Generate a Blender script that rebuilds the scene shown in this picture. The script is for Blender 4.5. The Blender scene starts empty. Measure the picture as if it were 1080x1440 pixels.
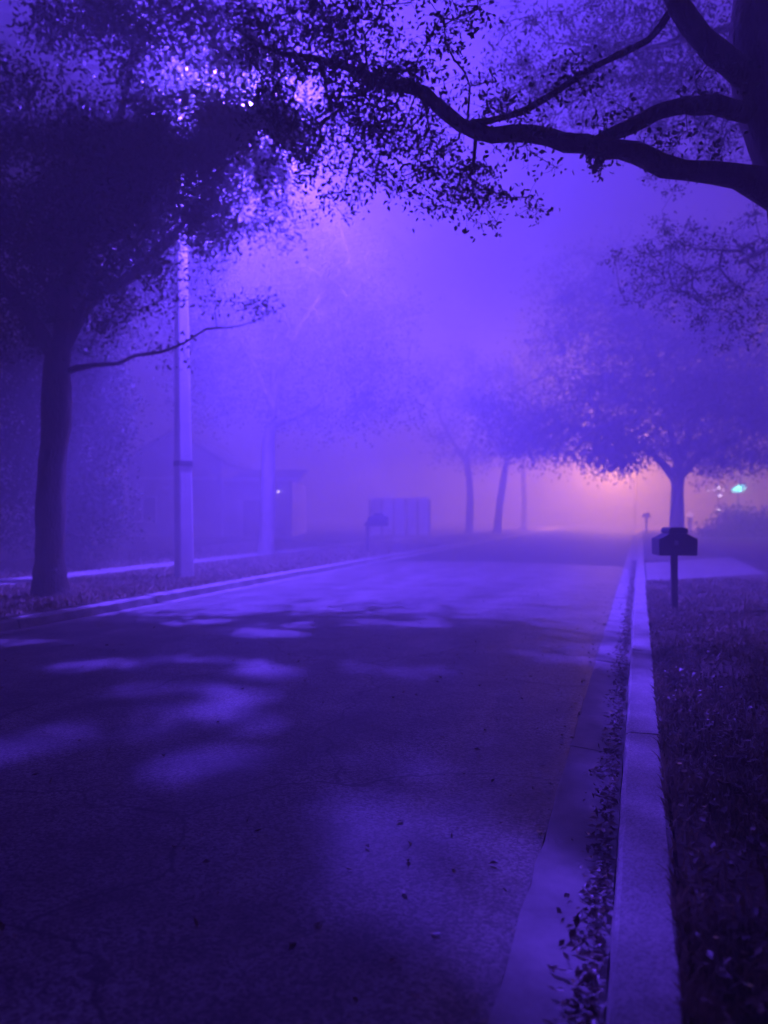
import bpy, bmesh, math
import numpy as np
from mathutils import Vector, Matrix

rng = np.random.default_rng(11)
S = bpy.context.scene
COL = S.collection
R = math.radians

# ------------------------------------------------------------------ camera model
F = 1080.0          # focal length in photo pixels
CAM_H = 1.5
HOR = 721.0
def at(px, py, Y):                       # a photo direction at a real distance
    return np.array([(px - 540) / F * Y, Y, CAM_H - (py - HOR) / F * Y])
def on_ground(px, py, z=0.1):
    Y = (CAM_H - z) * F / (py - HOR)
    return np.array([(px - 540) / F * Y, Y, z])
# road frame: u along the street, v across it (right positive)
D = np.array([0.3162, 0.9487]); N = np.array([0.9487, -0.3162])
def uv(u, v, z=0.0):
    p = D * u + N * v
    return (p[0], p[1], z)

LAMP = np.array([-3.05, 17.0, 10.35])

# ------------------------------------------------------------------ helpers
def link(o, parent=None):
    COL.objects.link(o)
    if parent is not None:
        o.parent = parent
    return o

def tag(o, label=None, cat=None, group=None, kind=None):
    if label: o['label'] = label
    if cat: o['category'] = cat
    if group: o['group'] = group
    if kind: o['kind'] = kind
    return o

def empty(name, loc, rz=0.0):
    o = bpy.data.objects.new(name, None)
    o.location = Vector(loc); o.rotation_euler = (0, 0, rz)
    o.empty_display_size = 0.3
    return link(o)

def mesh_np(name, verts, faces, mat, parent=None, smooth=False, origin=None):
    """verts in world space; faces a (n,k) int array or list of lists"""
    verts = np.asarray(verts, dtype=np.float64)
    if origin is not None:
        verts = verts - np.asarray(origin)
    me = bpy.data.meshes.new(name)
    if isinstance(faces, np.ndarray):
        n, k = faces.shape
        me.vertices.add(len(verts)); me.vertices.foreach_set('co', verts.astype(np.float32).ravel())
        me.loops.add(n * k); me.loops.foreach_set('vertex_index', faces.astype(np.int32).ravel())
        me.polygons.add(n)
        me.polygons.foreach_set('loop_start', np.arange(0, n * k, k, dtype=np.int32))
        me.polygons.foreach_set('loop_total', np.full(n, k, dtype=np.int32))
        me.update(calc_edges=True)
    else:
        me.from_pydata([tuple(v) for v in verts], [], faces)
        me.update()
    if smooth:
        me.polygons.foreach_set('use_smooth', np.ones(len(me.polygons), dtype=bool))
    me.materials.append(mat)
    o = bpy.data.objects.new(name, me)
    return link(o, parent)

def bm_obj(name, bm, mat, parent=None, smooth=False, bevel=0.0):
    if bevel:
        bmesh.ops.bevel(bm, geom=list(bm.edges), offset=bevel, segments=2, affect='EDGES', clamp_overlap=True)
    bmesh.ops.recalc_face_normals(bm, faces=bm.faces)
    me = bpy.data.meshes.new(name)
    bm.to_mesh(me); bm.free()
    if smooth:
        for p in me.polygons: p.use_smooth = True
    me.materials.append(mat)
    return link(bpy.data.objects.new(name, me), parent)

def add_box(bm, c, s, rz=0.0):
    m = Matrix.Translation(Vector(c)) @ Matrix.Rotation(rz, 4, 'Z') @ Matrix.Diagonal((s[0], s[1], s[2], 1))
    bmesh.ops.create_cube(bm, size=1.0, matrix=m)

def add_prism(bm, prof, y0, y1, axis='y'):
    """closed profile of (x,z) extruded along y"""
    a = [bm.verts.new((x, y0, z)) for x, z in prof]
    b = [bm.verts.new((x, y1, z)) for x, z in prof]
    n = len(prof)
    bm.faces.new(a); bm.faces.new(b[::-1])
    for i in range(n):
        bm.faces.new((a[i], b[i], b[(i + 1) % n], a[(i + 1) % n]))

def add_sphere(bm, c, r, sc=(1, 1, 1), seg=16, ring=10):
    m = Matrix.Translation(Vector(c)) @ Matrix.Diagonal((sc[0], sc[1], sc[2], 1))
    bmesh.ops.create_uvsphere(bm, u_segments=seg, v_segments=ring, radius=r, matrix=m)

def tube_arrays(pts, rad, sides, bumpy=0.0, phase=0.0):
    pts = np.asarray(pts, float); n = len(pts)
    tan = np.gradient(pts, axis=0)
    tan /= (np.linalg.norm(tan, axis=1, keepdims=True) + 1e-9)
    ref = np.array([0.0, 1.0, 0.0]) if abs(tan[0][1]) < 0.9 else np.array([1.0, 0, 0])
    a = np.cross(tan[0], ref); a /= np.linalg.norm(a)
    V = np.zeros((n, sides, 3)); th = np.arange(sides) * 2 * np.pi / sides
    for i in range(n):
        a = a - tan[i] * np.dot(a, tan[i]); a /= (np.linalg.norm(a) + 1e-9)
        b = np.cross(tan[i], a)
        r = rad[i]
        if bumpy:
            rr = r * (1 + bumpy * (np.sin(th * 3 + phase + i * .13) * .5 + np.sin(th * 5 - phase * 2 + i * .31) * .35 + rng.normal(0, .25, sides)))
        else:
            rr = np.full(sides, r)
        V[i] = pts[i] + np.cos(th)[:, None] * a * rr[:, None] + np.sin(th)[:, None] * b * rr[:, None]
    i0 = np.arange(n - 1)[:, None] * sides; j = np.arange(sides); j2 = (j + 1) % sides
    f = np.stack([i0 + j, i0 + j2, i0 + sides + j2, i0 + sides + j], axis=-1).reshape(-1, 4)
    return V.reshape(-1, 3), f

class Acc:
    def __init__(s): s.v, s.f, s.n = [], [], 0
    def add(s, v, f):
        s.v.append(v); s.f.append(f + s.n); s.n += len(v)
    def arrays(s): return np.concatenate(s.v), np.concatenate(s.f)

def tube_obj(name, pts, rad, mat, parent=None, sides=8, origin=None, smooth=True):
    v, f = tube_arrays(pts, rad, sides)
    return mesh_np(name, v, f, mat, parent, smooth, origin)

def smooth_path(pts, step):
    """Catmull-Rom through control rows (x,y,z,r)"""
    P = np.asarray(pts, float); P = np.vstack([2 * P[0] - P[1], P, 2 * P[-1] - P[-2]]); out = []
    for i in range(1, len(P) - 2):
        L = np.linalg.norm(P[i + 1][:3] - P[i][:3]); k = max(2, int(L / step))
        for t in np.arange(k) / k:
            a, b, c, d = P[i - 1], P[i], P[i + 1], P[i + 2]
            out.append(.5 * ((2 * b) + (-a + c) * t + (2 * a - 5 * b + 4 * c - d) * t * t + (-a + 3 * b - 3 * c + d) * t ** 3))
    out.append(P[-2]); out = np.array(out); out[:, 3] = np.maximum(out[:, 3], .004)
    return out

# ------------------------------------------------------------------ materials
def mat_new(name):
    m = bpy.data.materials.new(name); m.use_nodes = True
    nt = m.node_tree; b = nt.nodes['Principled BSDF']
    return m, nt, b

def surf(name, c1, c2, scale=8.0, rough=0.8, bump=0.3, bscale=None, spec=0.3, detail=6.0, c3=None, dist=0.02, metal=0.0):
    m, nt, b = mat_new(name)
    tc = nt.nodes.new('ShaderNodeTexCoord')
    n1 = nt.nodes.new('ShaderNodeTexNoise'); n1.inputs['Scale'].default_value = scale; n1.inputs['Detail'].default_value = detail
    n1.inputs['Roughness'].default_value = .65
    nt.links.new(tc.outputs['Object'], n1.inputs['Vector'])
    cr = nt.nodes.new('ShaderNodeValToRGB')
    cr.color_ramp.elements[0].position = .33; cr.color_ramp.elements[0].color = (*c1, 1)
    cr.color_ramp.elements[1].position = .67; cr.color_ramp.elements[1].color = (*c2, 1)
    if c3:
        e = cr.color_ramp.elements.new(.5); e.color = (*c3, 1)
    nt.links.new(n1.outputs['Fac'], cr.inputs['Fac'])
    nt.links.new(cr.outputs['Color'], b.inputs['Base Color'])
    b.inputs['Roughness'].default_value = rough
    b.inputs['Specular IOR Level'].default_value = spec
    b.inputs['Metallic'].default_value = metal
    if bump:
        n2 = nt.nodes.new('ShaderNodeTexNoise'); n2.inputs['Scale'].default_value = bscale or scale * 6; n2.inputs['Detail'].default_value = 4
        nt.links.new(tc.outputs['Object'], n2.inputs['Vector'])
        bp = nt.nodes.new('ShaderNodeBump'); bp.inputs['Strength'].default_value = bump; bp.inputs['Distance'].default_value = dist
        nt.links.new(n2.outputs['Fac'], bp.inputs['Height']); nt.links.new(bp.outputs['Normal'], b.inputs['Normal'])
    return m

def leaf_mat(name, c1, c2, rough=0.45, trans=0.35):
    m, nt, b = mat_new(name)
    tc = nt.nodes.new('ShaderNodeTexCoord')
    n = nt.nodes.new('ShaderNodeTexNoise'); n.inputs['Scale'].default_value = 5
    nt.links.new(tc.outputs['Object'], n.inputs['Vector'])
    cr = nt.nodes.new('ShaderNodeValToRGB')
    cr.color_ramp.elements[0].position = .35; cr.color_ramp.elements[0].color = (*c1, 1)
    cr.color_ramp.elements[1].position = .65; cr.color_ramp.elements[1].color = (*c2, 1)
    nt.links.new(n.outputs['Fac'], cr.inputs['Fac']); nt.links.new(cr.outputs['Color'], b.inputs['Base Color'])
    b.inputs['Roughness'].default_value = rough; b.inputs['Specular IOR Level'].default_value = .4
    tr = nt.nodes.new('ShaderNodeBsdfTranslucent'); nt.links.new(cr.outputs['Color'], tr.inputs['Color'])
    mx = nt.nodes.new('ShaderNodeMixShader'); mx.inputs[0].default_value = trans
    nt.links.new(b.outputs[0], mx.inputs[1]); nt.links.new(tr.outputs[0], mx.inputs[2])
    nt.links.new(mx.outputs[0], nt.nodes['Material Output'].inputs['Surface'])
    return m

def emit(name, col, s):
    m, nt, b = mat_new(name)
    b.inputs['Base Color'].default_value = (.5, .5, .5, 1)
    b.inputs['Emission Color'].default_value = (*col, 1); b.inputs['Emission Strength'].default_value = s
    return m

def bark(name, c1, c2, sx=9):
    m, nt, b = mat_new(name)
    tc = nt.nodes.new('ShaderNodeTexCoord'); mp = nt.nodes.new('ShaderNodeMapping')
    mp.inputs['Scale'].default_value = (1, 1, .28)
    nt.links.new(tc.outputs['Object'], mp.inputs['Vector'])
    n1 = nt.nodes.new('ShaderNodeTexNoise'); n1.inputs['Scale'].default_value = sx; n1.inputs['Detail'].default_value = 8; n1.inputs['Roughness'].default_value = .7
    nt.links.new(mp.outputs['Vector'], n1.inputs['Vector'])
    vo = nt.nodes.new('ShaderNodeTexVoronoi'); vo.inputs['Scale'].default_value = sx * 2.4; vo.feature = 'DISTANCE_TO_EDGE'
    nt.links.new(mp.outputs['Vector'], vo.inputs['Vector'])
    cr = nt.nodes.new('ShaderNodeValToRGB')
    cr.color_ramp.elements[0].position = .3; cr.color_ramp.elements[0].color = (*c1, 1)
    cr.color_ramp.elements[1].position = .7; cr.color_ramp.elements[1].color = (*c2, 1)
    nt.links.new(n1.outputs['Fac'], cr.inputs['Fac']); nt.links.new(cr.outputs['Color'], b.inputs['Base Color'])
    ad = nt.nodes.new('ShaderNodeMath'); ad.operation = 'MULTIPLY_ADD'; ad.inputs[1].default_value = .8
    nt.links.new(n1.outputs['Fac'], ad.inputs[0]); nt.links.new(vo.outputs['Distance'], ad.inputs[2])
    bp = nt.nodes.new('ShaderNodeBump'); bp.inputs['Strength'].default_value = .7; bp.inputs['Distance'].default_value = .04
    nt.links.new(ad.outputs[0], bp.inputs['Height']); nt.links.new(bp.outputs['Normal'], b.inputs['Normal'])
    b.inputs['Roughness'].default_value = .9; b.inputs['Specular IOR Level'].default_value = .2
    return m

M = {}
M['asphalt'] = surf('asphalt', (.062, .055, .047), (.17, .155, .135), 1.6, .62, .5, 160, .45, 10, dist=.006)
def aggregate(m, scale, lo, hi, amount):
    nt = m.node_tree; b = nt.nodes['Principled BSDF']; src = b.inputs['Base Color'].links[0].from_socket
    tc = nt.nodes.new('ShaderNodeTexCoord'); vo = nt.nodes.new('ShaderNodeTexVoronoi'); vo.inputs['Scale'].default_value = scale
    nt.links.new(tc.outputs['Object'], vo.inputs['Vector'])
    cr = nt.nodes.new('ShaderNodeValToRGB'); cr.color_ramp.elements[0].color = (lo, lo, lo, 1); cr.color_ramp.elements[1].color = (hi, hi, hi, 1)
    bw = nt.nodes.new('ShaderNodeSeparateColor'); nt.links.new(vo.outputs['Color'], bw.inputs[0]); nt.links.new(bw.outputs[0], cr.inputs[0])
    mx = nt.nodes.new('ShaderNodeMix'); mx.data_type = 'RGBA'; mx.blend_type = 'MULTIPLY'; mx.inputs[0].default_value = amount
    nt.links.new(src, mx.inputs[6]); nt.links.new(cr.outputs[0], mx.inputs[7]); nt.links.new(mx.outputs[2], b.inputs['Base Color'])
M['shaded_asphalt'] = surf('shaded_asphalt', (.02, .02, .021), (.045, .044, .044), 2.0, .75, .5, 150, .2, 9, dist=.006)  # darker copy of the asphalt: shade past the lamp pool put into its colour
aggregate(M['asphalt'], 85, .25, 2.0, 1)
def wear(m):
    nt = m.node_tree; b = nt.nodes['Principled BSDF']; src = b.inputs['Base Color'].links[0].from_socket
    tc = nt.nodes.new('ShaderNodeTexCoord'); mp = nt.nodes.new('ShaderNodeMapping'); mp.vector_type = 'TEXTURE'
    mp.inputs['Rotation'].default_value = (0, 0, -math.atan2(D[0], D[1])); mp.inputs['Scale'].default_value = (1, 14, 1)
    nt.links.new(tc.outputs['Object'], mp.inputs['Vector'])
    n = nt.nodes.new('ShaderNodeTexNoise'); n.inputs['Scale'].default_value = 1.5; n.inputs['Detail'].default_value = 5; nt.links.new(mp.outputs[0], n.inputs['Vector'])
    r1 = nt.nodes.new('ShaderNodeMapRange'); r1.inputs[1].default_value = .3; r1.inputs[2].default_value = .7; r1.inputs[3].default_value = .68; r1.inputs[4].default_value = 1.25
    nt.links.new(n.outputs['Fac'], r1.inputs[0])
    nz = nt.nodes.new('ShaderNodeTexNoise'); nz.inputs['Scale'].default_value = 1.3; nz.inputs['Detail'].default_value = 6; nt.links.new(tc.outputs['Object'], nz.inputs['Vector'])
    ad = nt.nodes.new('ShaderNodeVectorMath'); ad.operation = 'MULTIPLY_ADD'; ad.inputs[1].default_value = (.9, .9, .9)
    nt.links.new(nz.outputs['Color'], ad.inputs[0]); nt.links.new(tc.outputs['Object'], ad.inputs[2])
    vo = nt.nodes.new('ShaderNodeTexVoronoi'); vo.feature = 'DISTANCE_TO_EDGE'; vo.inputs['Scale'].default_value = .38; nt.links.new(ad.outputs[0], vo.inputs['Vector'])
    r2 = nt.nodes.new('ShaderNodeMapRange'); r2.inputs[1].default_value = .0015; r2.inputs[2].default_value = .006; r2.inputs[3].default_value = .3; r2.inputs[4].default_value = 1
    nt.links.new(vo.outputs['Distance'], r2.inputs[0])
    mu = nt.nodes.new('ShaderNodeMath'); mu.operation = 'MULTIPLY'; nt.links.new(r1.outputs[0], mu.inputs[0]); nt.links.new(r2.outputs[0], mu.inputs[1])
    mx = nt.nodes.new('ShaderNodeMix'); mx.data_type = 'RGBA'; mx.blend_type = 'MULTIPLY'; mx.inputs[0].default_value = 1
    nt.links.new(src, mx.inputs[6]); nt.links.new(mu.outputs[0], mx.inputs[7]); nt.links.new(mx.outputs[2], b.inputs['Base Color'])
wear(M['asphalt'])
M['concrete'] = surf('concrete', (.27, .255, .23), (.50, .475, .44), 3.0, .8, .35, 90, .3, 10, dist=.005)
M['pan_concrete'] = surf('pan_concrete', (.25, .235, .21), (.46, .43, .40), 3.2, .85, .4, 90, .25, 10, dist=.006)
M['old_concrete'] = surf('worn_concrete', (.19, .18, .16), (.40, .375, .34), 3.5, .85, .4, 90, .25, 10, dist=.006)
aggregate(M['concrete'], 140, .65, 1.3, 1); aggregate(M['old_concrete'], 140, .6, 1.3, 1)
M['pole_concrete'] = surf('pole_concrete', (.62, .61, .58), (.76, .74, .71), 2.0, .75, .25, 60, .3, 8, dist=.005)
M['soil'] = surf('lawn_soil', (.07, .062, .045), (.19, .155, .11), 2.5, .95, .6, 45, .1, 9, dist=.03)
M['bark_dark'] = bark('oak_bark', (.05, .04, .034), (.15, .125, .105))
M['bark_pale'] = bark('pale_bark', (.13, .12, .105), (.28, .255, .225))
M['leaf'] = leaf_mat('oak_leaf', (.035, .05, .022), (.06, .085, .04))
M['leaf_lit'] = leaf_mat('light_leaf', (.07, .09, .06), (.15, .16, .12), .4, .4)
M['grass'] = leaf_mat('grass_blade', (.13, .12, .075), (.33, .26, .17), .6, .3)
M['litter'] = leaf_mat('dry_leaf', (.09, .06, .035), (.24, .18, .13), .4, .15)
M['black_plastic'] = surf('dark_mailbox_paint', (.018, .017, .02), (.03, .028, .032), 6, .5, .1, 60, .4)
M['dark_wood'] = surf('dark_post_wood', (.03, .024, .02), (.06, .05, .04), 7, .8, .4, 40, .2)
M['stucco'] = surf('stucco', (.42, .39, .36), (.55, .52, .49), 1.2, .9, .4, 70, .2, 8)
M['trim'] = surf('white_trim', (.68, .67, .65), (.8, .79, .77), 3, .6, .1, 40, .3)
M['shingle'] = surf('roof_shingle', (.24, .225, .21), (.36, .34, .32), 5, .9, .6, 24, .15)
M['door_white'] = surf('white_door_paint', (.66, .65, .64), (.8, .8, .78), 2, .55, .08, 30, .4)
M['steel'] = surf('grey_steel', (.2, .2, .2), (.3, .3, .3), 5, .45, .1, 60, .5, metal=.6)
M['glass_dark'] = surf('dark_glass', (.012, .012, .016), (.02, .02, .025), 2, .12, 0, None, .5)
M['lamp_violet'] = emit('violet_lens', (.42, .2, 1.0), 60)
M['lamp_sodium'] = emit('sodium_lens', (1.0, .5, .3), 6)
M['bulb_white'] = emit('white_bulb', (1.0, .72, 1.0), 5)
M['bulb_pink'] = emit('pink_bulb', (1.0, .42, .55), 1.2)
M['neon'] = emit('neon_cyan', (.22, 1.0, .9), 2.2)

# ------------------------------------------------------------------ ground, street
def sheet(name, rows_v, zs, us, mat, z_noise=0.0, label=None):
    V = []; Fc = []
    nv = len(rows_v)
    for u in us:
        for v, z in zip(rows_v, zs):
            V.append(uv(u, v, z))
    for i in range(len(us) - 1):
        for j in range(nv - 1):
            a = i * nv + j
            Fc.append((a, a + nv, a + nv + 1, a + 1))
    o = mesh_np(name, V, Fc, mat)
    o['kind'] = 'structure'
    return o

us_all = list(np.arange(-14, 40, 1.0)) + list(np.arange(40, 132, 6.0))
sheet('ground', [-130, -60, -30, -20, -14, -8.06, -8.055, .14, .145, 3, 8, 16, 30, 60, 130],
      [.25, .22, .18, .14, .12, .10, -.12, -.12, .10, .12, .14, .18, .2, .25, .3], us_all, M['soil'])
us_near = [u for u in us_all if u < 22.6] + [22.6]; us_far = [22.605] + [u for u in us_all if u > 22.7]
sheet('road', [-7.46, -5.6, -3.9, -2.2, -.4235], [-.012, .03, .05, .03, -.012], us_near, M['asphalt'])
sheet('road', [-7.46, -5.6, -3.9, -2.2, -.4235], [-.012, .03, .05, .03, -.012], us_far, M['shaded_asphalt'])  # far stretch, its shade carried by the darker surface colour

def kerb(name_pan, name_kerb, v_in, v_flow, v_top0, v_back):
    """gutter pan and kerb, cast in 3 m lengths with open joints"""
    bp, bk = bmesh.new(), bmesh.new()
    u = -13.2
    sgn = 1 if v_back > v_in else -1
    def seg(bm, prof, u0, u1):
        near = u0 < 16
        st = np.linspace(u0, u1, 15 if near else 2); rows = []
        for k_, uu in enumerate(st):
            jit = .0035 if near else 0
            if near and k_ in (0, len(st) - 1): jit = .006
            rows.append([bm.verts.new(uv(uu, v + rng.normal(0, jit) * (z > -.15), z + rng.normal(0, jit * .5) * (z > -.15))) for v, z in prof])
        n = len(prof); bm.faces.new(rows[0]); bm.faces.new(rows[-1][::-1])
        for a, b in zip(rows[:-1], rows[1:]):
            for i in range(n): bm.faces.new((a[i], b[i], b[(i + 1) % n], a[(i + 1) % n]))
    while u < (84 if sgn < 0 else 60):
        L = 3.05; dz = rng.normal(0, .004); dv = rng.normal(0, .004)
        seg(bp, [(v_in, -.2), (v_flow, -.2), (v_flow, -.035 + dz), (v_in, -.006 + dz)], u, u + L - .014)
        e = .02 * sgn
        kt = .118 if sgn > 0 else .085
        seg(bk, [(v_flow + .003 * sgn, -.2), (v_back + dv, -.2), (v_back + dv, .10 + dz), (v_back - e + dv, kt + dz),
                 (v_top0 + e, kt + dz), (v_top0 + .004 * sgn, kt - .013 + dz), (v_flow + .003 * sgn, -.03)], u, u + L - .034)
        u += L
    a = bm_obj(name_pan, bp, M['pan_concrete'] if sgn > 0 else M['old_concrete']); b = bm_obj(name_kerb, bk, M['concrete'] if sgn > 0 else M['old_concrete'])
    a['kind'] = 'structure'; b['kind'] = 'structure'
kerb('gutter', 'kerb', -.425, -.10, -.085, .125)
kerb('gutter', 'kerb', -7.465, -7.80, -7.815, -8.03)

def flat_poly(name, pts, z, mat, th=.08):
    bm = bmesh.new()
    t = [bm.verts.new((p[0], p[1], z)) for p in pts]; b = [bm.verts.new((p[0], p[1], z - th)) for p in pts]
    n = len(pts); bm.faces.new(t); bm.faces.new(b[::-1])
    for i in range(n): bm.faces.new((t[i], b[i], b[(i + 1) % n], t[(i + 1) % n]))
    o = bm_obj(name, bm, mat); o['kind'] = 'structure'; return o
low = [on_ground(px, py) for px, py in ((921, 818), (1080, 808), (1300, 801))]
top = [on_ground(px, py) for px, py in ((1340, 772), (1080, 771), (1040, 783), (985, 787))]
dw = [uv(15.9 + .6, .135), low[0], low[1], low[2], top[0], top[1], top[2], top[3], uv(22.3, .135)]
flat_poly('driveway', [(p[0], p[1]) for p in dw], .118, M['old_concrete'])
# left pavement in slabs
bm = bmesh.new(); u = -10
while u < 60:
    q = [uv(u, -12.4), uv(u, -11.4), uv(u + 1.49, -11.4), uv(u + 1.49, -12.4)]
    dz = rng.normal(0, .004)
    t = [bm.verts.new((a[0], a[1], .135 + dz)) for a in q]; b = [bm.verts.new((a[0], a[1], .05)) for a in q]
    bm.faces.new(t); bm.faces.new(b[::-1])
    for i in range(4): bm.faces.new((t[i], b[i], b[(i + 1) % 4], t[(i + 1) % 4]))
    u += 1.5
o = bm_obj('pavement', bm, M['old_concrete']); o['kind'] = 'structure'

# ------------------------------------------------------------------ light gaps in the canopy
POOLS = [(560, 1172, 78, 46, 1), (655, 1060, 70, 36, .8), (310, 1000, 130, 14, 1), (120, 1045, 80, 14, .7), (300, 1074, 80, 14, .7),
         (355, 945, 24, 10, .9), (200, 936, 150, 7, .9), (110, 906, 120, 5, .6), (180, 1262, 40, 26, .35),
         (812, 916, 75, 12, .8), (765, 1275, 50, 85, 1), (905, 1390, 66, 66, 1), (925, 1095, 46, 66, 1), (908, 985, 30, 44, 1), (930, 1210, 40, 50, .5),
         (1010, 930, 110, 65, .85), (1010, 1060, 95, 75, .85), (1000, 1190, 70, 60, .6), (1050, 872, 90, 26, .6), (380, 858, 70, 9, .9)]
prng = np.random.default_rng(5)
for _ in range(17): POOLS.append((prng.uniform(0, 470), prng.uniform(878, 1100), prng.uniform(16, 45), prng.uniform(3, 6), .7))
for _ in range(8): POOLS.append((prng.uniform(470, 800), prng.uniform(900, 1120), prng.uniform(15, 35), prng.uniform(4, 10), .5))
for _ in range(8): POOLS.append((prng.uniform(60, 650), prng.uniform(1180, 1320), prng.uniform(15, 32), prng.uniform(8, 16), .5))
POLE = on_ground(259, 813, .1)
LITE = LAMP + np.array([.14, 0, .02])
def light_keep(P, strength=1.0):
    """which leaves may stay so that the lamp reaches the ground where the canopy has gaps"""
    P = np.asarray(P); keep = np.ones(len(P), bool)
    dz = LITE[2] - P[:, 2]
    ok = dz > .25
    k = np.where(ok, (LITE[2] - .02) / np.where(ok, dz, 1), 0)
    G = LITE[None] + (P - LITE[None]) * k[:, None]
    gy = np.maximum(G[:, 1], .3)
    px = 540 + G[:, 0] / gy * F; py = HOR + 1.48 * F / gy
    hit = np.zeros(len(P), bool)
    edge = 12.9 + 1.0 * np.sin(G[:, 0] * 1.1 + 1) + .8 * np.sin(G[:, 0] * 2.7) + rng.normal(0, .7, len(P))
    band = (G[:, 1] > edge) & (G[:, 1] < 25) & (G[:, 0] > -6.3) & (G[:, 0] < 13)
    hit |= band & (rng.random(len(P)) < .93)
    gx_, gy_ = G[:, 0], G[:, 1]
    brk = np.sin(gx_ * 4.3 + 1.8 * np.sin(gy_ * 2.6)) + np.sin(gy_ * 5.1 + 1.5 * np.sin(gx_ * 2.2 + 1)) > -.55
    streak = np.sin(gx_ * 2.3 + 1.7 * np.sin(gy_ * 1.9)) + np.sin(gy_ * 4.4 + 1.4 * np.sin(gx_ * 1.7 + 1)) > 1.05
    hit |= streak & (gy_ > 4.2) & (gy_ < 11.6) & (gx_ < .8) & (gx_ > -6.5) & (rng.random(len(P)) < .95)
    for (x, y, rx, ry, pr) in POOLS:
        a = .04 * k / np.clip(gy, 1, 60) * F
        d = ((px - x) / (rx * .95 + a)) ** 2 + ((py - y) / (ry * .95 + a * np.clip(1.5 / gy, .05, .6))) ** 2
        hit |= (d < 1) & (brk | (x > 740)) & (G[:, 1] > .5) & (rng.random(len(P)) < pr)
    a = LITE[:2]; b = POLE[:2]; ab = b - a; t = np.clip(((P[:, :2] - a) @ ab) / (ab @ ab), 0, 1)
    near = np.linalg.norm(P[:, :2] - (a + t[:, None] * ab), axis=1) < .3
    hit |= near & (rng.random(len(P)) < .93)
    t = (45.0 - LITE[1]) / np.maximum(P[:, 1] - LITE[1], .05)
    gx = LITE[0] + (P[:, 0] - LITE[0]) * t; gz_ = LITE[2] + (P[:, 2] - LITE[2]) * t
    hit |= (P[:, 1] > 17.6) & (gx > -1.6) & (gx < 3.3) & (gz_ > -.2) & (gz_ < 2.7)
    keep &= ~(hit & ok)
    return keep

# ------------------------------------------------------------------ trees
def leaf_mesh(name, P, size, mat, parent, origin, droop=.3, shape=.55):
    n = len(P)
    d = rng.normal(size=(n, 3)); d[:, 2] -= droop; d /= np.linalg.norm(d, axis=1, keepdims=True)
    r = rng.normal(size=(n, 3)); s = np.cross(d, r); s /= (np.linalg.norm(s, axis=1, keepdims=True) + 1e-9)
    nn = np.cross(s, d)
    L = size * rng.uniform(.6, 1.25, n)[:, None]; W = L * shape * rng.uniform(.75, 1.15, n)[:, None]
    fold = rng.uniform(-.05, .3, n)[:, None] * W; curl = rng.uniform(-.25, .1, n)[:, None] * L
    b = P - d * L * .5
    m1 = P + s * W * .5 - d * L * .08 + nn * fold
    m2 = P - s * W * .5 - d * L * .08 + nn * fold
    q1 = P + s * W * .36 + d * L * .24 + nn * (fold * .7 + curl * .3)
    q2 = P - s * W * .36 + d * L * .24 + nn * (fold * .7 + curl * .3)
    t = P + d * L * .5 + nn * curl
    V = np.stack([b, m1, q1, t, q2, m2], axis=1).reshape(-1, 3)
    i = np.arange(n)[:, None] * 6
    Fq = np.concatenate([i + np.array([[0, 1, 2, 3]]), i + np.array([[0, 3, 4, 5]])])
    return mesh_np(name, V, Fq, mat, parent, False, origin)

def lump(P, w):
    P = P / w
    return np.sin(P[:, 0] * 3.1 + 1.3 * np.sin(P[:, 2] * 2.3)) + np.sin(P[:, 1] * 2.9 + 1.1 * np.sin(P[:, 0] * 2.1 + 2)) + np.sin(P[:, 2] * 3.3 + np.sin(P[:, 1] * 2.2))

def sample_blob(b):
    px, py, Y, rx, ry, ry_m, n = b[:7]
    q = rng.normal(size=(n, 3)); q /= np.linalg.norm(q, axis=1, keepdims=True); q *= rng.random((n, 1)) ** (1 / 2.4)
    out = []
    for a in q:
        c = at(px, py, Y); c[1] += a[1] * ry_m
        c[0] += a[0] * rx / F * Y; c[2] += a[2] * ry / F * Y
        out.append(c)
    out = np.array(out)
    if len(b) > 7: out = out[lump(out, b[7]) > -.45]
    return out

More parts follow.
